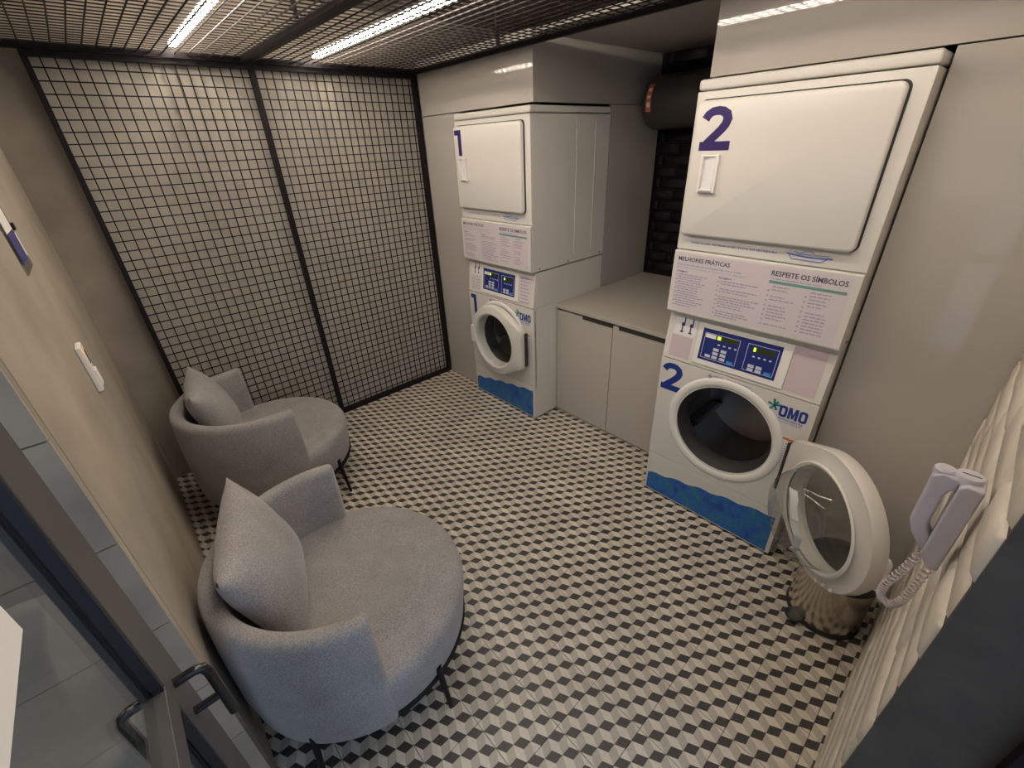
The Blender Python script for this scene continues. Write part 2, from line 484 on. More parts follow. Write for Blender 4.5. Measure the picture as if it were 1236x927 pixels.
# back wall mesh panels
def back_mesh(x0, x1, label, fw0, fw1):
    y, z1 = 3.08, 2.227
    e = empty('wall_mesh_panel', ((x0+x1)/2, y, 0))
    T = Matrix.Translation(e.location).inverted()
    def P(mb, name, m):
        o = mb.build(name, m, e); o.matrix_parent_inverse = T; return o
    P(MB().box(x0, x0+fw0, y-.014, y+.03, .0, z1), 'frame_bar', 'black')
    P(MB().box(x1-fw1, x1, y-.014, y+.03, .0, z1), 'frame_bar', 'black')
    P(MB().box(x0+fw0, x1-fw1, y-.014, y+.03, .0, .028), 'frame_bar', 'black')
    P(MB().box(x0+fw0, x1-fw1, y-.014, y+.03, z1-.02, z1), 'frame_bar', 'black')
    g = MB(); wire_grid(g, (x0+fw0/2, .014), (x1-fw1/2, z1-.01), round((x1-x0)/.05), round(z1/.05), ('xz', y), .0026)
    P(g, 'wire_grid', 'wire')
    P(MB().box(x0, x1, 3.112, 3.124, 0, z1), 'backing_board', 'board')
    tag(e, label, 'mesh panel', 'wire mesh panels on the end wall')
back_mesh(.012, .918, 'black wire mesh wall panel beside the concrete strip', .024, .012)
back_mesh(.919, 1.948, 'black wire mesh wall panel in the corner by machine 1', .012, .024)

# ================================================================== MACHINES
MW = .683
def rect_hole_plate(mb, x0, x1, z0, z1, cx, cz, r, y, n=64, depth=.02):
    outer = []; inner = []
    for i in range(n):
        a = 2*pi*(i+.5)/n; dx, dz = cos(a), sin(a)
        t = min(((x1-cx)/dx if dx > 0 else (x0-cx)/dx) if abs(dx) > 1e-6 else 9, ((z1-cz)/dz if dz > 0 else (z0-cz)/dz) if abs(dz) > 1e-6 else 9)
        outer.append((cx+dx*t, y, cz+dz*t)); inner.append((cx+dx*r, y, cz+dz*r))
    for px, pz in ((x0, z0), (x1, z0), (x0, z1), (x1, z1)):
        k = min(range(n), key=lambda i: (outer[i][0]-px)**2+(outer[i][2]-pz)**2); outer[k] = (px, y, pz)
    back = [(p[0], y+depth, p[2]) for p in outer]
    mb.loops([back, outer, inner, [(p[0], y+depth, p[2]) for p in inner]])

def washer_door(parent, open_deg):
    # local frame: hinge axis at the origin, closed door reaches towards -x, outside is -y
    cx, R = -.295, .255
    n = 64
    outl = []
    for i in range(n):
        a = 2*pi*i/n
        x, z = R*cos(a), R*sin(a)
        aa = a if a <= pi else a-2*pi
        hx, hz = .285, .140                           # hinge side runs out tangentially to a flat edge
        ta = math.atan2(hz, hx)+math.acos(R/sqrt(hx*hx+hz*hz))
        if abs(aa) <= math.atan2(hz, hx): x, z = hx, hx*math.tan(aa)
        elif abs(aa) < ta:
            rr_ = R/cos(ta-abs(aa)); x, z = rr_*cos(aa), rr_*sin(aa)
        outl.append((x, z))
    def L(sc, y, circ=None, off=0):
        o = []
        for i, (x, z) in enumerate(outl):
            a = 2*pi*i/n
            if circ: o.append((cx+circ*cos(a), y, circ*sin(a)))
            else: o.append((cx+x*sc, y, z*sc))
        return o
    mb = MB()
    mb.loops([L(0, .030, .187), L(0, .030, .200), L(0, .018, .215), L(.985, .016), L(1, .008), L(1, -.022), L(.985, -.034), L(.93, -.040), L(0, -.040, .222), L(0, -.046, .206), L(0, -.040, .195), L(0, .030, .187)])
    d = mb.build('door', 'enamel', parent, smooth=True, angle=40)
    g = MB().lathe([(.188, -.020), (.15, -.030), (.08, -.034), (.0, -.035)], 48, (cx, 0, 0), 'y').build('glass', 'glass', d, smooth=True)
    b = MB().lathe([(.187, .028), (.180, .06), (.168, .10), (.150, .128), (.12, .142), (.0, .146)], 48, (cx, 0, 0), 'y').build('glass_bowl', 'bowl', d, smooth=True)
    MB().lathe([(.198, .031), (.205, .036), (.198, .041), (.188, .036), (.198, .031)], 48, (cx, 0, 0), 'y').build('clamp_ring', 'plastic', d, smooth=True)
    # pull recess on the free side, hinge plate on the other
    mb = MB().prism_y(rrect(cx-.256, cx-.213, -.07, .07, .018), -.0425, -.034)
    mb.build('handle', 'plastic', d, bevel=.002)
    boxo('hinge_plate', 'shadowgap', (-.012, -.002, .0, .022, -.12, .12), d)
    if open_deg:
        rb = MB(); rr = random.Random(2); P0 = []; P1 = []
        for i in range(15):
            t = i/14; z = .10-.26*t; x = cx+.02-.10*sin(t*2.6)+rr.uniform(-.006, .006)
            rad = sqrt(max(0, .160**2-min(.155, sqrt((x-cx)**2+z*z))**2))
            y = .055+.45*rad
            P0.append((x, y, z)); P1.append((x+.014+rr.uniform(-.008, .008), y+.012, z+rr.uniform(-.004, .004)))
        rb.loops([P0, [(p[0]+.002, p[1]+.006, p[2]) for p in P1], [(p[0]+.006, p[1]-.004, p[2]) for p in P1]], closed=False)
        rb.build('bowl_streak', 'frost', d, smooth=True)  # whitish wavy ribbon inside the glass bowl
        for i in range(3):
          lb = MB().lathe([(.0, -.001), (.007, 0), (.006, .008), (0, .010)], 10, (cx-.10-.035*i, .020, -.215+.02*i), 'y')
          lb.build('latch_stud', 'plastic', d, smooth=True)
    d.location = (.645, -.042, .56)
    d.rotation_euler = (0, 0, radians(open_deg))
    return d

def numeral(name, ch, m, x, z, w, h, y, parent):
    if ch == '1':
        P = [(.0, 1.0), (.62, 1.0), (.62, 0), (.30, 0), (.30, .80), (.0, .80)]
        return MB().prism_y([(x+a*w/.62, z+b*h) for a, b in P], y-.0007, y).build(name, m, parent)
    # bold rounded 2
    out = []
    ctr = [(.11, .72), (.18, .82), (.30, .885), (.46, .90), (.60, .88), (.72, .81), (.76, .70), (.72, .59), (.62, .48), (.48, .36), (.34, .25), (.20, .13)]
    mb = MB(); wv = .135
    A = []; Bp = []
    for i, p in enumerate(ctr):
        q0 = ctr[max(0, i-1)]; q1 = ctr[min(len(ctr)-1, i+1)]
        dx, dz = q1[0]-q0[0], q1[1]-q0[1]; l = sqrt(dx*dx+dz*dz); nx, nz = -dz/l, dx/l
        A.append((p[0]+nx*wv, p[1]+nz*wv*.72)); Bp.append((p[0]-nx*wv, p[1]-nz*wv*.72))
    f = lambda p, d: (x+p[0]*w/.93, y-d, z+min(1, max(0, p[1]))*h)
    mb.loops([[f(p, .0007) for p in A], [f(p, .0007) for p in Bp]], closed=False)
    mb.add([f((.02, 0), .0010), f((.93, 0), .0010), f((.93, .21), .0010), f((.02, .21), .0010)], [(0, 1, 2, 3)])
    return mb.build(name, m, parent)

def print_rows(name, m, spans, y, parent, h=.0035):
    mb = MB()
    for x0, x1, z in spans:
        mb.box(x0, x1, y-.0004, y, z, z+h)
    o = mb.build(name, m, parent); o['kind'] = 'stuff'; return o

def make_washer(num, xf, yl, open_deg, label):
    D = .70
    e = empty('washing_machine', (xf, yl, 0), -pi/2)
    cxp, czp = .345, .565
    b = MB()
    # cabinet: back, sides, bottom, top (front is closed by its own panels)
    t = .012
    b.box(0, t, .012, D, .012, .852); b.box(MW-t, MW, .012, D, .012, .852); b.box(0, t, .030, D, .852, 1.078); b.box(MW-t, MW, .030, D, .852, 1.078); b.box(t, MW-t, D-t, D, .012, 1.078); b.box(t, MW-t, .05, D-t, 1.066, 1.078); b.box(t, MW-t, .012, D-t, .012, .024)
    body = b.build('body', 'enamel', e, bevel=.002)
    MB().box(.03, MW-.03, .05, D-.03, 0, .012).build('plinth', 'shadowgap', e)
    fp = MB(); rect_hole_plate(fp, .0, MW, .274, .848, cxp, czp, .222, 0)
    fp.build('front_panel', 'enamel', e, smooth=True, angle=30)
    MB().lathe([(.268, .0), (.266, -.003), (.256, -.006), (.240, -.006), (.228, -.001), (.222, .012)], 64, (cxp, 0, czp), 'y').build('porthole_ring', 'plastic', e, smooth=True, angle=60)
    kp = boxo('kick_panel', 'enamel', (0, MW, 0, .012, .012, .270), e, bevel=.003)
    # wavy-topped printed band
    top = []
    N_ = 24
    for i in range(N_+1):
        u = .012+(MW-.03)*i/N_
        top.append((u, .125 + .115*min(1, max(0, (i/N_)))**.8*(1.0) + .006*sin(i*1.3)))
    poly = [(.012, .02), (MW-.018, .02)] + [(u, z) for u, z in reversed(top)]
    MB().prism_y(poly, -.0008, 0).build('wave_print', 'wave', kp)
    # sloping control panel
    c0, c1 = .001, MW-.001
    cp = MB().loops([[(c0, 0, .852), (c1, 0, .852), (c1, .028, 1.077), (c0, .028, 1.077)], [(c0, .06, .852), (c1, .06, .852), (c1, .06, 1.077), (c0, .06, 1.077)]], True, True)
    cpo = cp.build('control_panel', 'enamel', e, bevel=.002)
    # everything printed on the control panel lies on its slope
    h = empty('slope', (0, 0, 0)); bpy.data.objects.remove(h)
    sl = math.atan2(.028, .223)
    def slope(o):
        o.parent = cpo; o.matrix_local = Matrix.Translation((0, 0, .855)) @ Matrix.Rotation(-sl, 4, 'X') @ Matrix.Translation((0, 0, -.855)); return o
    slope(boxo('bezel', 'plastic', (.150, .540, -.006, .0, .868, 1.060), None, bevel=.003))
    sc = slope(plate('display_overlay', 'screen', .174, .504, .894, 1.040, -.006, None))
    S = lambda o: slope(o)
    y = -.0072
    for x0, x1, z0, z1 in ((.186, .340, .905, 1.022), (.372, .494, .905, 1.022)):
        fr = MB(); fr.box(x0, x1, y, y+.0003, z0, z0+.0018); fr.box(x0, x1, y, y+.0003, z1-.0018, z1); fr.box(x0, x0+.0018, y, y+.0003, z0, z1); fr.box(x1-.0018, x1, y, y+.0003, z0, z1)
        S(fr.build('white_outline', 'key', None))
    S(plate('lcd_window', 'lcd', .240, .330, .998, 1.018, y, None)); S(plate('lcd_window', 'lcd', .394, .484, .990, 1.012, y, None))
    S(plate('lit_digit', 'lcd_on', .243, .258, 1.001, 1.016, y-.0006, None)); S(plate('lit_digit', 'lcd_on', .398, .407, .993, 1.010, y-.0006, None))
    S(plate('brand_strip', 'label_w', .190, .236, 1.000, 1.018, y, None))
    for (x, z) in ((.236, .948), (.236, .930), (.236, .912), (.270, .948), (.270, .930), (.270, .912), (.205, .912), (.392, .922), (.392, .906), (.424, .922), (.424, .906)):
        S(plate('key', 'key', x, x+.024, z, z+.013, y, None))
    for x in (.304, .460):
        S(plate('key', 'key_blue', x, x+.026, .908, .920, y, None))
    S(print_rows('indicator_marks', 'key', [(.250+.024*i, .260+.024*i, .976) for i in range(4)]+[(.400+.022*i, .409+.022*i, .968) for i in range(4)], y, None, .006))
    if num == '2':
        S(plate('pink_sticker', 'pink', .030, .132, .868, .972, 0, None))
        S(plate('pink_sticker', 'pink', .546, .655, .868, 1.060, 0, None))
    else:
        S(plate('pictogram_sticker', 'label', .030, .132, .868, .972, 0, None))
        S(print_rows('pictogram_lines', 'ink_lilac', [(.040+.05*(i % 2), .075+.05*(i % 2), .88+.02*(i//2)) for i in range(8)], -.0007, None, .005))
        S(plate('text_sticker', 'label', .546, .655, .868, 1.060, 0, None))
        S(print_rows('text_lines', 'ink_lilac', [(.552, .640-.01*(i % 3), .878+.022*i) for i in range(8)], -.0007, None, .006))
    S(plate('figure_sticker', 'label_w', .034, .140, .978, 1.066, 0, None))
    for x in (.066, .106):
        fg = MB(); fg.box(x+.010, x+.016, -.0013, -.0006, 1.035, 1.062); fg.box(x, x+.016, -.0013, -.0006, 1.022, 1.037); fg.box(x+.003, x+.009, -.0013, -.0006, .995, 1.024); fg.box(x-.002, x+.014, -.0013, -.0006, .990, .997)
        S(fg.build('figure_symbol', 'ink', None))
    # front lettering
    numeral('numeral', num, 'navy', .012 if num == '2' else .022, .680, .112 if num == '2' else .06, .150, -.0002, e)
    yy = -.0012
    for k, x0 in enumerate((.554, .588, .628)):
        z0, z1, w_ = .750-.002*k*0, .803, (.030, .036, .030)[k]
        if k == 1:
            q = [(0, 0), (.26, 0), (.26, .55), (.42, .05), (.58, .05), (.74, .55), (.74, 0), (1, 0), (1, 1), (.70, 1), (.50, .42), (.30, 1), (0, 1)]
            MB().prism_y([(x0+a*w_, z0+b*(z1-z0)) for a, b in q], yy, yy+.0008).build('letter', 'navy', e)
        else:
            oo = rrect(x0, x0+w_, z0, z1, .011, 4); ii = rrect(x0+.0095, x0+w_-.0095, z0+.011, z1-.011, .004, 4)
            MB().loops([[(x, yy, z) for x, z in oo], [(x, yy, z) for x, z in ii]]).build('letter', 'navy', e)
    st = MB()
    for a, l in ((100, .030), (165, .026), (235, .034), (20, .028), (60, .024), (300, .022)):
        a = radians(a); dx, dz = cos(a), sin(a)
        st.add([(.532-dz*.003, -.001, .790+dx*.003), (.532+dz*.003, -.001, .790-dx*.003), (.532+dx*l+dz*.006, -.001, .790+dz*l-dx*.006), (.532+dx*l-dz*.006, -.001, .790+dz*l+dx*.006)], [(0, 1, 2, 3)])
    st.build('splash_emblem', 'logo_g', e)
    text('lettering', 'lavanderia', 'ink_blue', .556, .737, .094, .009, -.001, e, bold=.02)
    text('lettering', 'compartilhada', 'ink_blue', .560, .724, .088, .008, -.001, e)
    text('lettering', 'espere alguns minutos', 'ink_blue', .262, .828, .170, .008, -.001, e, bold=.01)
    text('lettering', 'antes de abrir a porta', 'ink_blue', .262, .815, .175, .008, -.001, e, bold=.01)
    MB().add([(.236, -.001, .826), (.248, -.001, .812), (.260, -.001, .826), (.248, -.001, .836)], [(0, 1, 2, 3)]).build('drop_symbol', 'ink_lilac', e)
    wlb = plate('warning_label', 'label_w', .590, .640, .500, .660, -.0115 if False else -.0002, e)
    plate('orange_stripe', 'orange', .590, .645, .652, .661, -.0010, wlb)
    print_rows('text_lines', 'ink_lilac', [(.612, .637, .51+.012*i) for i in range(11)], -.0010, wlb, .004)
    # drum
    MB().lathe([(.222, .008), (.217, .02), (.208, .04), (.200, .065), (.204, .10)], 56, (cxp, 0, czp), 'y').build('gasket', 'rubber', e, smooth=True, angle=60)
    dr = MB().lathe([(.204, .10), (.245, .11), (.25, .14), (.25, .42), (.0, .45)], 56, (cxp, 0, czp), 'y').build('drum', 'steel', e, smooth=True)
    for k in range(3):
        a = radians(90+120*k); c, s_ = cos(a), sin(a)
        P = []
        for yy in (.14, .40):
            P.append([(cxp+c*r_-s_*w_, yy, czp+s_*r_+c*w_) for r_, w_ in ((.249, -.03), (.195, -.010), (.195, .010), (.249, .03))])
        MB().loops(P, True, True).build('drum_paddle', 'steel', dr)
    washer_door(e, open_deg)
    tag(e, label, 'washing machine', 'front-loading washers under the dryers')
    return e

def make_dryer(num, xf, yl, label):
    D = .705; Z0 = 1.086; Z1 = 1.973
    e = empty('tumble_dryer', (xf, yl, Z0), -pi/2)
    T = Matrix.Translation((0, 0, Z0)).inverted()
    def fix(o): o.matrix_parent_inverse = T; return o
    b = MB().box(0, MW, .008, D, Z0, 1.934)
    body = fix(b.build('body', 'enamel', e, bevel=.003))
    fix(boxo('top_cover', 'enamel', (-.001, MW+.001, -.001, D, 1.938, Z1), e, bevel=.010, seg=3))
    fix(boxo('front_frame', 'enamel', (0, MW, 0, .008, 1.368, 1.934), e, bevel=.002))
    # door with rounded corners, over a dark plate that paints the shade of its gap
    fix(MB().prism_y(rrect(.016, .640, 1.429, 1.910, .024), -.003, 0).build('door_gap_shade', 'shadowgap', e))
    P = lambda o_, y: [(x, y, z) for x, z in rrect(.014+o_, .634-o_, 1.431+o_, 1.905-o_, max(.004, .022-o_))]
    d = fix(MB().loops([P(0, -.006), P(0, -.020), P(.004, -.026), P(.010, -.028)], True, True).build('door', 'enamel', e, smooth=True, angle=40))
    # pull handle: raised frame with a sloping scoop
    hx0, hx1, hz0, hz1, yy = .068, .138, 1.597, 1.728, -.028
    hb = MB()
    hb.box(hx0, hx0+.010, yy-.014, yy, hz0, hz1); hb.box(hx1-.010, hx1, yy-.014, yy, hz0, hz1); hb.box(hx0+.01, hx1-.01, yy-.014, yy, hz0, hz0+.012); hb.box(hx0+.01, hx1-.01, yy-.014, yy, hz1-.006, hz1)
    hd = hb.build('handle', 'plastic', d, bevel=.0012)
    hs = MB().add([(hx0+.01, yy-.0005, hz0+.012), (hx1-.01, yy-.0125, hz0+.012), (hx1-.01, yy-.0125, hz1-.006), (hx0+.01, yy-.0005, hz1-.006)], [(0, 1, 2, 3)]).build('handle_scoop', 'label_w', hd)
    if num == '2': numeral('numeral', num, 'purple', .045, 1.742, .118, .142, yy-.0002, d)
    else: numeral('numeral', num, 'purple', .030, 1.742, .066, .142, yy-.0002, d)
    # info panel
    ip = fix(MB().loops([[(x, y, z) for y, z in ((0, 1.364), (-.010, 1.362), (-.012, 1.358), (-.016, 1.10), (-.012, 1.090), (.006, 1.088), (.006, 1.364))] for x in (.0, MW)], True, True).build('info_panel', 'enamel', e, bevel=.0015))
    yl_ = lambda z: -.0122-.0155e-0*0-(1.358-z)/(1.358-1.10)*.004
    y = -.0166
    lb = MB().add([(.016, yl_(1.352)-.0003, 1.352), (.660, yl_(1.352)-.0003, 1.352), (.660, yl_(1.104)-.0003, 1.104), (.016, yl_(1.104)-.0003, 1.104)], [(0, 1, 2, 3)]).build('info_label', 'label', ip)
    def flat(o):      # lay flat prints on the slightly sloping label
        for v in o.data.vertices:
            v.co.y = yl_(v.co.z) - .0008 + (v.co.y - y)
        o.parent = lb; return o
    flat(text('lettering', 'MELHORES PRÁTICAS', 'ink', .022, 1.322, .222, .022, y, None, bold=.02))
    flat(text('lettering', 'RESPEITE OS SÍMBOLOS', 'ink', .402, 1.318, .246, .024, y, None, bold=.02))
    flat(text('lettering', 'Leia com atenção as instruções de uso e cuide', 'ink_blue', .022, 1.302, .270, .009, y, None))
    flat(text('lettering', 'bem das suas roupas na lavagem e na secagem', 'ink_lilac', .022, 1.290, .292, .008, y, None))
    flat(text('lettering', 'Lavagem', 'ink', .024, 1.272, .046, .010, y, None, bold=.02))
    flat(text('lettering', 'Secagem', 'ink', .208, 1.272, .052, .010, y, None, bold=.02))
    flat(plate('green_bar', 'green', .400, .652, 1.290, 1.300, y, None))
    flat(text('lettering', 'Confira as etiquetas das suas roupas', 'ink_blue', .404, 1.303, .170, .008, y, None))
    rr = random.Random(int(num))
    sp = []
    for c0, w_, n_ in ((.034, .130, 15), (.220, .165, 15), (.416, .085, 13), (.545, .080, 13)):
        for i in range(n_):
            z = 1.262-.0105*i
            if c0 > .4: z = 1.276-.0125*i
            if i % 3 == 2 and rr.random() < .5: continue
            # broken into words
            x = c0; end = c0+w_*rr.uniform(.55, 1)
            while x < end:
                wd = rr.uniform(.008, .022); sp.append((x, min(end, x+wd), z)); x += wd+.003
    o = MB()
    for x0, x1, z in sp: o.box(x0, x1, y-.0002, y+.0002, z, z+.0042)
    flat(o.build('text_lines', 'ink_lilac', None))['kind'] = 'stuff'
    o = MB()
    for c0 in (.024, .208, .402, .530):
        for i in range(8): o.box(c0, c0+.006, y-.0002, y+.0002, 1.258-.019*i, 1.264-.019*i)
    flat(o.build('bullet_marks', 'ink_lilac', None))['kind'] = 'stuff'
    # lint filter note and sketch on the strip under the door
    fix(text('lettering', 'APÓS O USO, RETIRAR O SEU FELPO DA SECADORA', 'ink_blue' if num == '2' else 'ink_lilac', .060, 1.394, .340, .011, -.0006, e, bold=.01))
    sk = MB(); yy = -.0012
    sk.tube([(.432, yy, 1.403), (.500, yy, 1.396), (.578, yy, 1.399)], .0022, 6)
    sk.tube([(.442, yy, 1.398), (.450, yy, 1.386), (.545, yy, 1.384), (.562, yy, 1.396)], .0013, 6)
    sk.tube([(.470, yy, 1.402), (.486, yy, 1.414), (.508, yy, 1.417), (.520, yy, 1.411), (.508, yy, 1.405), (.480, yy, 1.404), (.455, yy, 1.412)], .0012, 6)
    sk.tube([(.520, yy, 1.405), (.565, yy, 1.407)], .001, 6)
    fix(sk.build('filter_sketch', 'ink_blue', e))
    # pressed ribs and screws of the side panel
    for yy0 in (.385, .560):
        fix(boxo('side_rib', 'enamel', (MW-.001, MW+.002, yy0, yy0+.006, 1.14, 1.90), e, bevel=.001))
    for yy0 in (.06, .33, .66):
        fix(MB().lathe([(.006, 0), (.006, .002), (.004, .0035), (0, .004)], 10, (MW, yy0, 1.102), 'x').build('screw', 'binsteel', e, smooth=True))
    tag(e, label, 'dryer', 'dryers stacked on the washers')
    return e

make_washer('1', 1.896, 2.612, 0, 'white front-loading washing machine number 1 with its round door closed')
make_washer('2', 1.836, .968, 134, 'white front-loading washing machine number 2 with its round door wide open')
make_dryer('1', 1.896, 2.612, 'white tumble dryer with a purple 1, stacked on the far washing machine')
make_dryer('2', 1.836, .968, 'white tumble dryer with a large purple 2, stacked on the near washing machine')

# ================================================================== CABINET, WORKTOP, TANK
e = empty('base_cabinet', (2.12, 1.46, 0))
T = Matrix.Translation(e.location).inverted()
def P(o): o.matrix_parent_inverse = T; return o
P(boxo('body', 'cab', (2.142, 3.16, .998, 1.925, .03, .805), e))
P(boxo('plinth', 'shadowgap', (2.15, 3.1, 1.0, 1.92, 0, .03), e))
for y0, y1, g0, g1 in ((1.466, 1.922, 1.466, 1.70), (1.0, 1.462, 1.03, 1.42)):
    d = P(boxo('door', 'cab', (2.12, 2.140, y0, y1, .012, .797), e, bevel=.0015))
    boxo('pull_gap_shade', 'shadowgap', (2.1185, 2.1398, g0, g1, .779, .8105), d)  # dark strip painting the shade of the finger gap under the worktop
tag(e, 'greige two-door base cabinet between the two laundry towers', 'cabinet')
wt = boxo('worktop', 'cab', (2.108, 3.165, .993, 1.933, .812, .840), None, bevel=.002)
tag(wt, 'greige worktop on the cabinet in the niche', 'worktop')

e = empty('water_tank', (2.98, 1.42, 1.83))
T = Matrix.Translation(e.location).inverted()
P(MB().lathe([(0, -.44), (.10, -.438), (.135, -.425), (.15, -.40), (.15, .38), (.138, .41), (.10, .425), (0, .43)], 40, (2.98, 1.46, 1.99), 'y').build('tank', 'heater', e, smooth=True))
mb = MB(); R_ = .1512
A = [radians(a) for a in range(140, 206, 6)]
mb.loops([[(2.98+R_*cos(a), yy, 1.99+R_*sin(a)) for a in A] for yy in (1.80, 1.835)], closed=False)
lb = P(mb.build('orange_sticker', 'orange', e, smooth=True))
R_ = .1518
for a0, a1 in ((150, 158), (166, 172), (180, 190)):
    mb = MB().loops([[(2.98+R_*cos(radians(a)), yy, 1.99+R_*sin(radians(a))) for a in (a0, (a0+a1)/2, a1)] for yy in (1.806, 1.829)], closed=False)
    mb.build('sticker_print', 'label_w', lb)
for yy in (1.15, 1.72):
    P(boxo('bracket', 'black', (2.98, 3.16, yy-.015, yy+.015, 2.12, 2.15), e))
tag(e, 'dark grey cylindrical tank with an orange sticker high in the niche', 'tank')

# ================================================================== ARMCHAIRS AND CUSHIONS
def make_armchair(loc, face):
    e = empty('armchair', (loc[0], loc[1], 0), radians(face))
    R0 = .412
    prof = [(0, .180), (.36, .180), (.388, .184), (.396, .195), (.404, .27), (R0, .345), (R0-.004, .372), (R0-.018, .390), (R0-.045, .400), (.30, .405), (.15, .408), (0, .409)]
    MB().lathe(prof, 72).build('seat', 'fabric', e, smooth=True, angle=80)
    # wrap-around back; local +x is the open front
    sec = [(.408, .180), (.416, .30), (.412, .50), (.404, .640), (.398, .660), (.386, .671), (.370, .674), (.356, .670), (.347, .660), (.344, .640), (.346, .40), (.346, .30), (.346, .182)]
    n = 60; a0, a1 = radians(86), radians(274)
    loops = []
    mid = .372
    def ring(a, k=1.0, dz=0):
        return [((mid+(r-mid)*k)*cos(a), (mid+(r-mid)*k)*sin(a), (z if z < .3 else z-dz)) for r, z in sec]
    e0 = .014/.37
    for a, k, dz in ((a0-e0, .55, .012), (a0-e0*.75, .80, .006), (a0-e0*.35, .95, .0015)): loops.append(ring(a, k, dz))
    for i in range(n+1): loops.append(ring(a0+(a1-a0)*i/n))
    for a, k, dz in ((a1+e0*.35, .95, .0015), (a1+e0*.75, .80, .006), (a1+e0, .55, .012)): loops.append(ring(a, k, dz))
    MB().loops(loops, True, True).build('backrest', 'fabric', e, smooth=True, angle=60)
    ringp = [(.392*cos(2*pi*i/64), .392*sin(2*pi*i/64), .170) for i in range(64)]
    mb = MB(); L = []
    for i in range(64):
        a = 2*pi*i/64
        L.append([((.390+.010*cos(t))*cos(a), (.390+.010*cos(t))*sin(a), .170+.010*sin(t)) for t in (2*pi*k/8 for k in range(8))])
    L.append(L[0]); mb.loops(L)
    mb.build('base_ring', 'black', e, smooth=True)
    for a in (60, -60, 122, -122):
        a = radians(a)
        mb = MB().tube([(.398*cos(a), .398*sin(a), .235), (.405*cos(a), .405*sin(a), .17), (.425*cos(a), .425*sin(a), .0)], [.011, .011, .008], 10)
        mb.build('leg', 'black', e, smooth=True)
    return e
c2 = make_armchair((.232, 1.222), -15)
tag(c2, 'grey round armchair with wrap-around back, nearest the glass door', 'armchair', 'round grey armchairs')
c1 = make_armchair((.330, 2.525), 5)
tag(c1, 'grey round armchair with wrap-around back, in the corner by the mesh wall', 'armchair', 'round grey armchairs')

def make_cushion(loc, face, lean, w, h, t, roll, label):
    n = 26; V = []; F = []
    def pt(i, j, side):
        u = 2*i/n-1; v = 2*j/n-1
        pin = .07
        x = u*w/2*(1-pin*(1-u*u)*0-pin*(1-abs(v)**2)*abs(u)**3*1.0) ; z = v*h/2*(1-pin*(1-abs(u)**2)*abs(v)**3)
        th = ((1-abs(u)**2.6)*(1-abs(v)**2.6))
        d = t/2*max(0, th)**.55
        d *= 1+.05*noise.noise(Vector((u*2.1, v*2.1, side*3+w*9)))
        return (d*side, x, z)
    idx = {}
    for side in (1, -1):
        for i in range(n+1):
            for j in range(n+1):
                edge = i in (0, n) or j in (0, n)
                key = (i, j, 0 if edge else side)
                if key not in idx:
                    idx[key] = len(V); V.append(pt(i, j, side))
        g = lambda i, j: idx[(i, j, 0 if (i in (0, n) or j in (0, n)) else side)]
        for i in range(n):
            for j in range(n):
                F.append((g(i, j), g(i+1, j), g(i+1, j+1), g(i, j+1)))
    mb = MB(); mb.add(V, F)
    o = mb.build('cushion', 'fabric', None, smooth=True, angle=180)
    o.matrix_world = Matrix.Translation(loc) @ Matrix.Rotation(radians(face), 4, 'Z') @ Matrix.Rotation(radians(-lean), 4, 'Y') @ Matrix.Rotation(radians(roll), 4, 'X')
    tag(o, label, 'cushion', 'grey square cushions')
make_cushion((.022, 1.335, .600), -15, 17, .50, .42, .17, 0, 'grey fabric cushion leaning in the armchair nearest the glass door')
make_cushion((.125, 2.610, .598), -8, 17, .46, .40, .17, 0, 'grey fabric cushion leaning in the corner armchair by the mesh wall')

# ================================================================== BIN
e = empty('pedal_bin', (1.705, .02, 0))
MB().lathe([(0, 0), (.128, 0), (.132, .006), (.132, .022), (.128, .028)], 48).build('base', 'binblack', e, smooth=True)
MB().lathe([(.127, .026), (.127, .262), (.124, .266)], 48).build('body', 'binsteel', e, smooth=True)
MB().lathe([(.131, .262), (.132, .285), (.122, .305), (.09, .320), (.04, .328), (0, .329)], 48).build('lid', 'binblack', e, smooth=True)
a = radians(200)
mb = MB().lathe([(0, 0), (.03, 0), (.034, .004), (.034, .010), (.03, .014), (0, .014)], 20, (.14*cos(radians(150)), .14*sin(radians(150)), .016))
mb.build('pedal', 'binblack', e, smooth=True)
boxo('hinge', 'binblack', (.10, .150, -.09, -.05, .25, .30), e, bevel=.004)
tag(e, 'small round steel pedal bin with black lid and base, under the open washer door', 'bin')

# ================================================================== WALL PHONE
e = empty('wall_phone', (1.03, -.118, 1.0))
T = Matrix.Translation(e.location).inverted()
x0, x1 = 1.000, 1.058
def extr_x(pts, x0, x1, name, m, bev): return P(MB().loops([[(x, y, z) for y, z in pts] for x in (x0, x1)], True, True).build(name, m, e, bevel=bev))
T = Matrix.Translation(e.location).inverted()
base = extr_x([(-.1215, 1.212), (-.1215, 1.004), (-.104, 1.004), (-.088, 1.030), (-.088, 1.205), (-.098, 1.214)], x0, x1, 'base', 'phone', .004)
P(MB().lathe([(.0, 0), (.021, 0), (.021, .014), (.019, .017), (0, .017)], 28, (1.032, -.096, 1.205)).build('hook_dial', 'phone', e, smooth=True))
P(boxo('dial_slot', 'shadowgap', (1.031, 1.033, -.110, -.084, 1.2218, 1.2228), e))
hp = [(-.062, 1.218), (-.048, 1.206), (-.050, 1.090), (-.062, 1.060), (-.088, 1.026), (-.094, 1.034), (-.0885, 1.068), (-.081, 1.080), (-.077, 1.095), (-.077, 1.170), (-.081, 1.182), (-.0885, 1.190), (-.0885, 1.214)]
hs = extr_x(hp, 1.012, 1.050, 'handset', 'phone', .006)
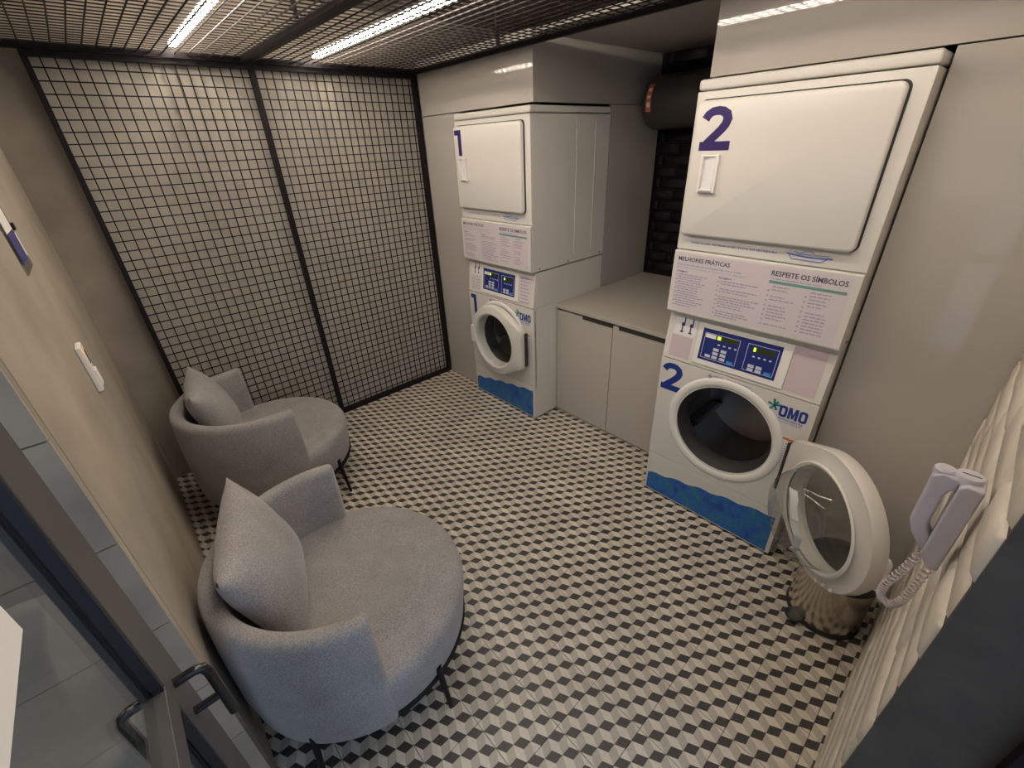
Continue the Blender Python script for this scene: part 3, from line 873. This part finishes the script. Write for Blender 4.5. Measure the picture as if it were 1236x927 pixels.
MB().lathe([(0, 0), (.0165, 0), (.0165, .010), (.014, .013), (0, .013)], 24, (1.031, -.062, 1.208)).build('earpiece_cap', 'phone', hs, smooth=True)
# coiled cord hanging in a loop
ctrl = [Vector(p) for p in ((1.030, -.092, 1.020), (1.035, -.082, .950), (1.035, -.068, .885), (1.032, -.070, .852), (1.028, -.088, .842), (1.026, -.102, .870), (1.026, -.108, .930), (1.028, -.112, 1.004))]
def cat(c, t):
    n = len(c)-1; f = min(t*n, n-1e-6); i = int(f); f -= i
    p0, p1, p2, p3 = c[max(0, i-1)], c[i], c[i+1], c[min(n, i+2)]
    return .5*((2*p1)+(p2-p0)*f+(2*p0-5*p1+4*p2-p3)*f*f+(3*p1-p0-3*p2+p3)*f**3)
pts = []; turns = 42; NN = turns*8
for i in range(NN+1):
    t = i/NN; p = cat(ctrl, t); d = (cat(ctrl, min(1, t+.004))-cat(ctrl, max(0, t-.004))).normalized()
    s1 = d.cross(Vector((1, 0, 0))).normalized(); s2 = d.cross(s1)
    k = min(1, t/.06, (1-t)/.06)
    pts.append(p+(s1*cos(t*turns*2*pi)+s2*sin(t*turns*2*pi))*.0075*k)
P(MB().tube(pts, .0019, 5).build('coiled_cord', 'cord', e, smooth=True))
tag(e, 'pale lilac wall phone with handset and coiled cord on the white bricks', 'wall phone')

# ================================================================== LEFT WALL ITEMS
e = empty('wall_switch', (-.188, 1.90, 1.13))
T = Matrix.Translation(e.location).inverted()
P(boxo('plate', 'plastic', (-.1875, -.172, 1.862, 1.938, 1.13, 1.285), e, bevel=.003))
P(boxo('slot', 'shadowgap', (-.1725, -.1712, 1.905, 1.93, 1.215, 1.262), e))
P(boxo('indicator', 'amber', (-.1725, -.1705, 1.868, 1.882, 1.262, 1.276), e))
P(boxo('rocker', 'plastic', (-.172, -.166, 1.878, 1.922, 1.145, 1.20), e, bevel=.002))
tag(e, 'slim white switch plate with tiny amber light on the beige wall', 'switch')

e = empty('wall_sign', (-.188, 1.88, 1.53))
T = Matrix.Translation(e.location).inverted()
P(boxo('backing', 'glass', (-.1875, -.1835, 1.775, 1.985, 1.53, 1.80), e))
f = P(boxo('blue_field', 'signblue', (-.1835, -.1825, 1.80, 1.95, 1.555, 1.635), e))
P(boxo('white_field', 'paper', (-.1835, -.1825, 1.80, 1.95, 1.637, 1.70), e))
P(boxo('white_field', 'paper', (-.1835, -.1825, 1.952, 1.975, 1.560, 1.625), e))
P(boxo('red_field', 'red', (-.1835, -.1825, 1.80, 1.95, 1.702, 1.76), e))
P(boxo('clip', 'black', (-.1825, -.176, 1.955, 1.985, 1.632, 1.652), e, bevel=.002))
tag(e, 'small clear wall sign with an indigo field and white print, high on the beige wall', 'sign')

# ================================================================== GLASS DOOR (open, beside the camera)
e = empty('door_1', (-.195, -.12, 0))
T = Matrix.Translation(e.location).inverted()
def B(n, m, b, par=None, bev=0):
    o = boxo(n, m, b, par or e, bevel=bev); o.matrix_parent_inverse = T; return o
dx0, dx1 = -.205, -.175
B('stile', 'doorsteel', (dx0, dx1, .668, .780, .01, 2.10), bev=.002)
B('stile', 'doorsteel', (dx0, dx1, -.12, -.02, .01, 2.10), bev=.002)
for z0, z1 in ((1.064, 2.00), (.13, 1.008)):
    B('gasket', 'gasket', (-.1900, -.1765, .659, .668, z0, z1))
    B('glazing_bead', 'doorsteel', (dx0, -.1975, .657, .668, z0, z1))
    B('pane', 'glass', (-.1960, -.1915, -.02, .668, z0, z1))
B('rail', 'doorsteel', (dx0, dx1, -.02, .668, 2.00, 2.10), bev=.002)
B('rail', 'doorsteel', (dx0, dx1, -.02, .668, .01, .13), bev=.002)
B('rail', 'doorsteel', (dx0, dx1, -.02, .668, 1.008, 1.064), bev=.002)
for sx, xo in ((1, dx1), (-1, dx0)):
    pts = [(xo, .705, 1.015), (xo+sx*.030, .705, 1.016), (xo+sx*.041, .705, 1.010), (xo+sx*.045, .705, .995), (xo+sx*.045, .705, .93), (xo+sx*.045, .705, .862)]
    o = MB().tube(pts, .0085, 12).build('handle', 'handle', e, smooth=True); o.matrix_parent_inverse = T
    o2 = MB().tube([(xo, .705, .925), (xo+sx*.045, .705, .925)], .0075, 12).build('handle_stem', 'handle', o, smooth=True)
tag(e, 'open glass door in a dark grey steel frame with black pull handles', 'door', kind='structure')

n_ = boxo('paper_notice', 'paper', (-.1912, -.1906, .15, .522, 1.397, 1.85))
print_ = None
tag(n_, 'white paper notice stuck on the glass door', 'notice')
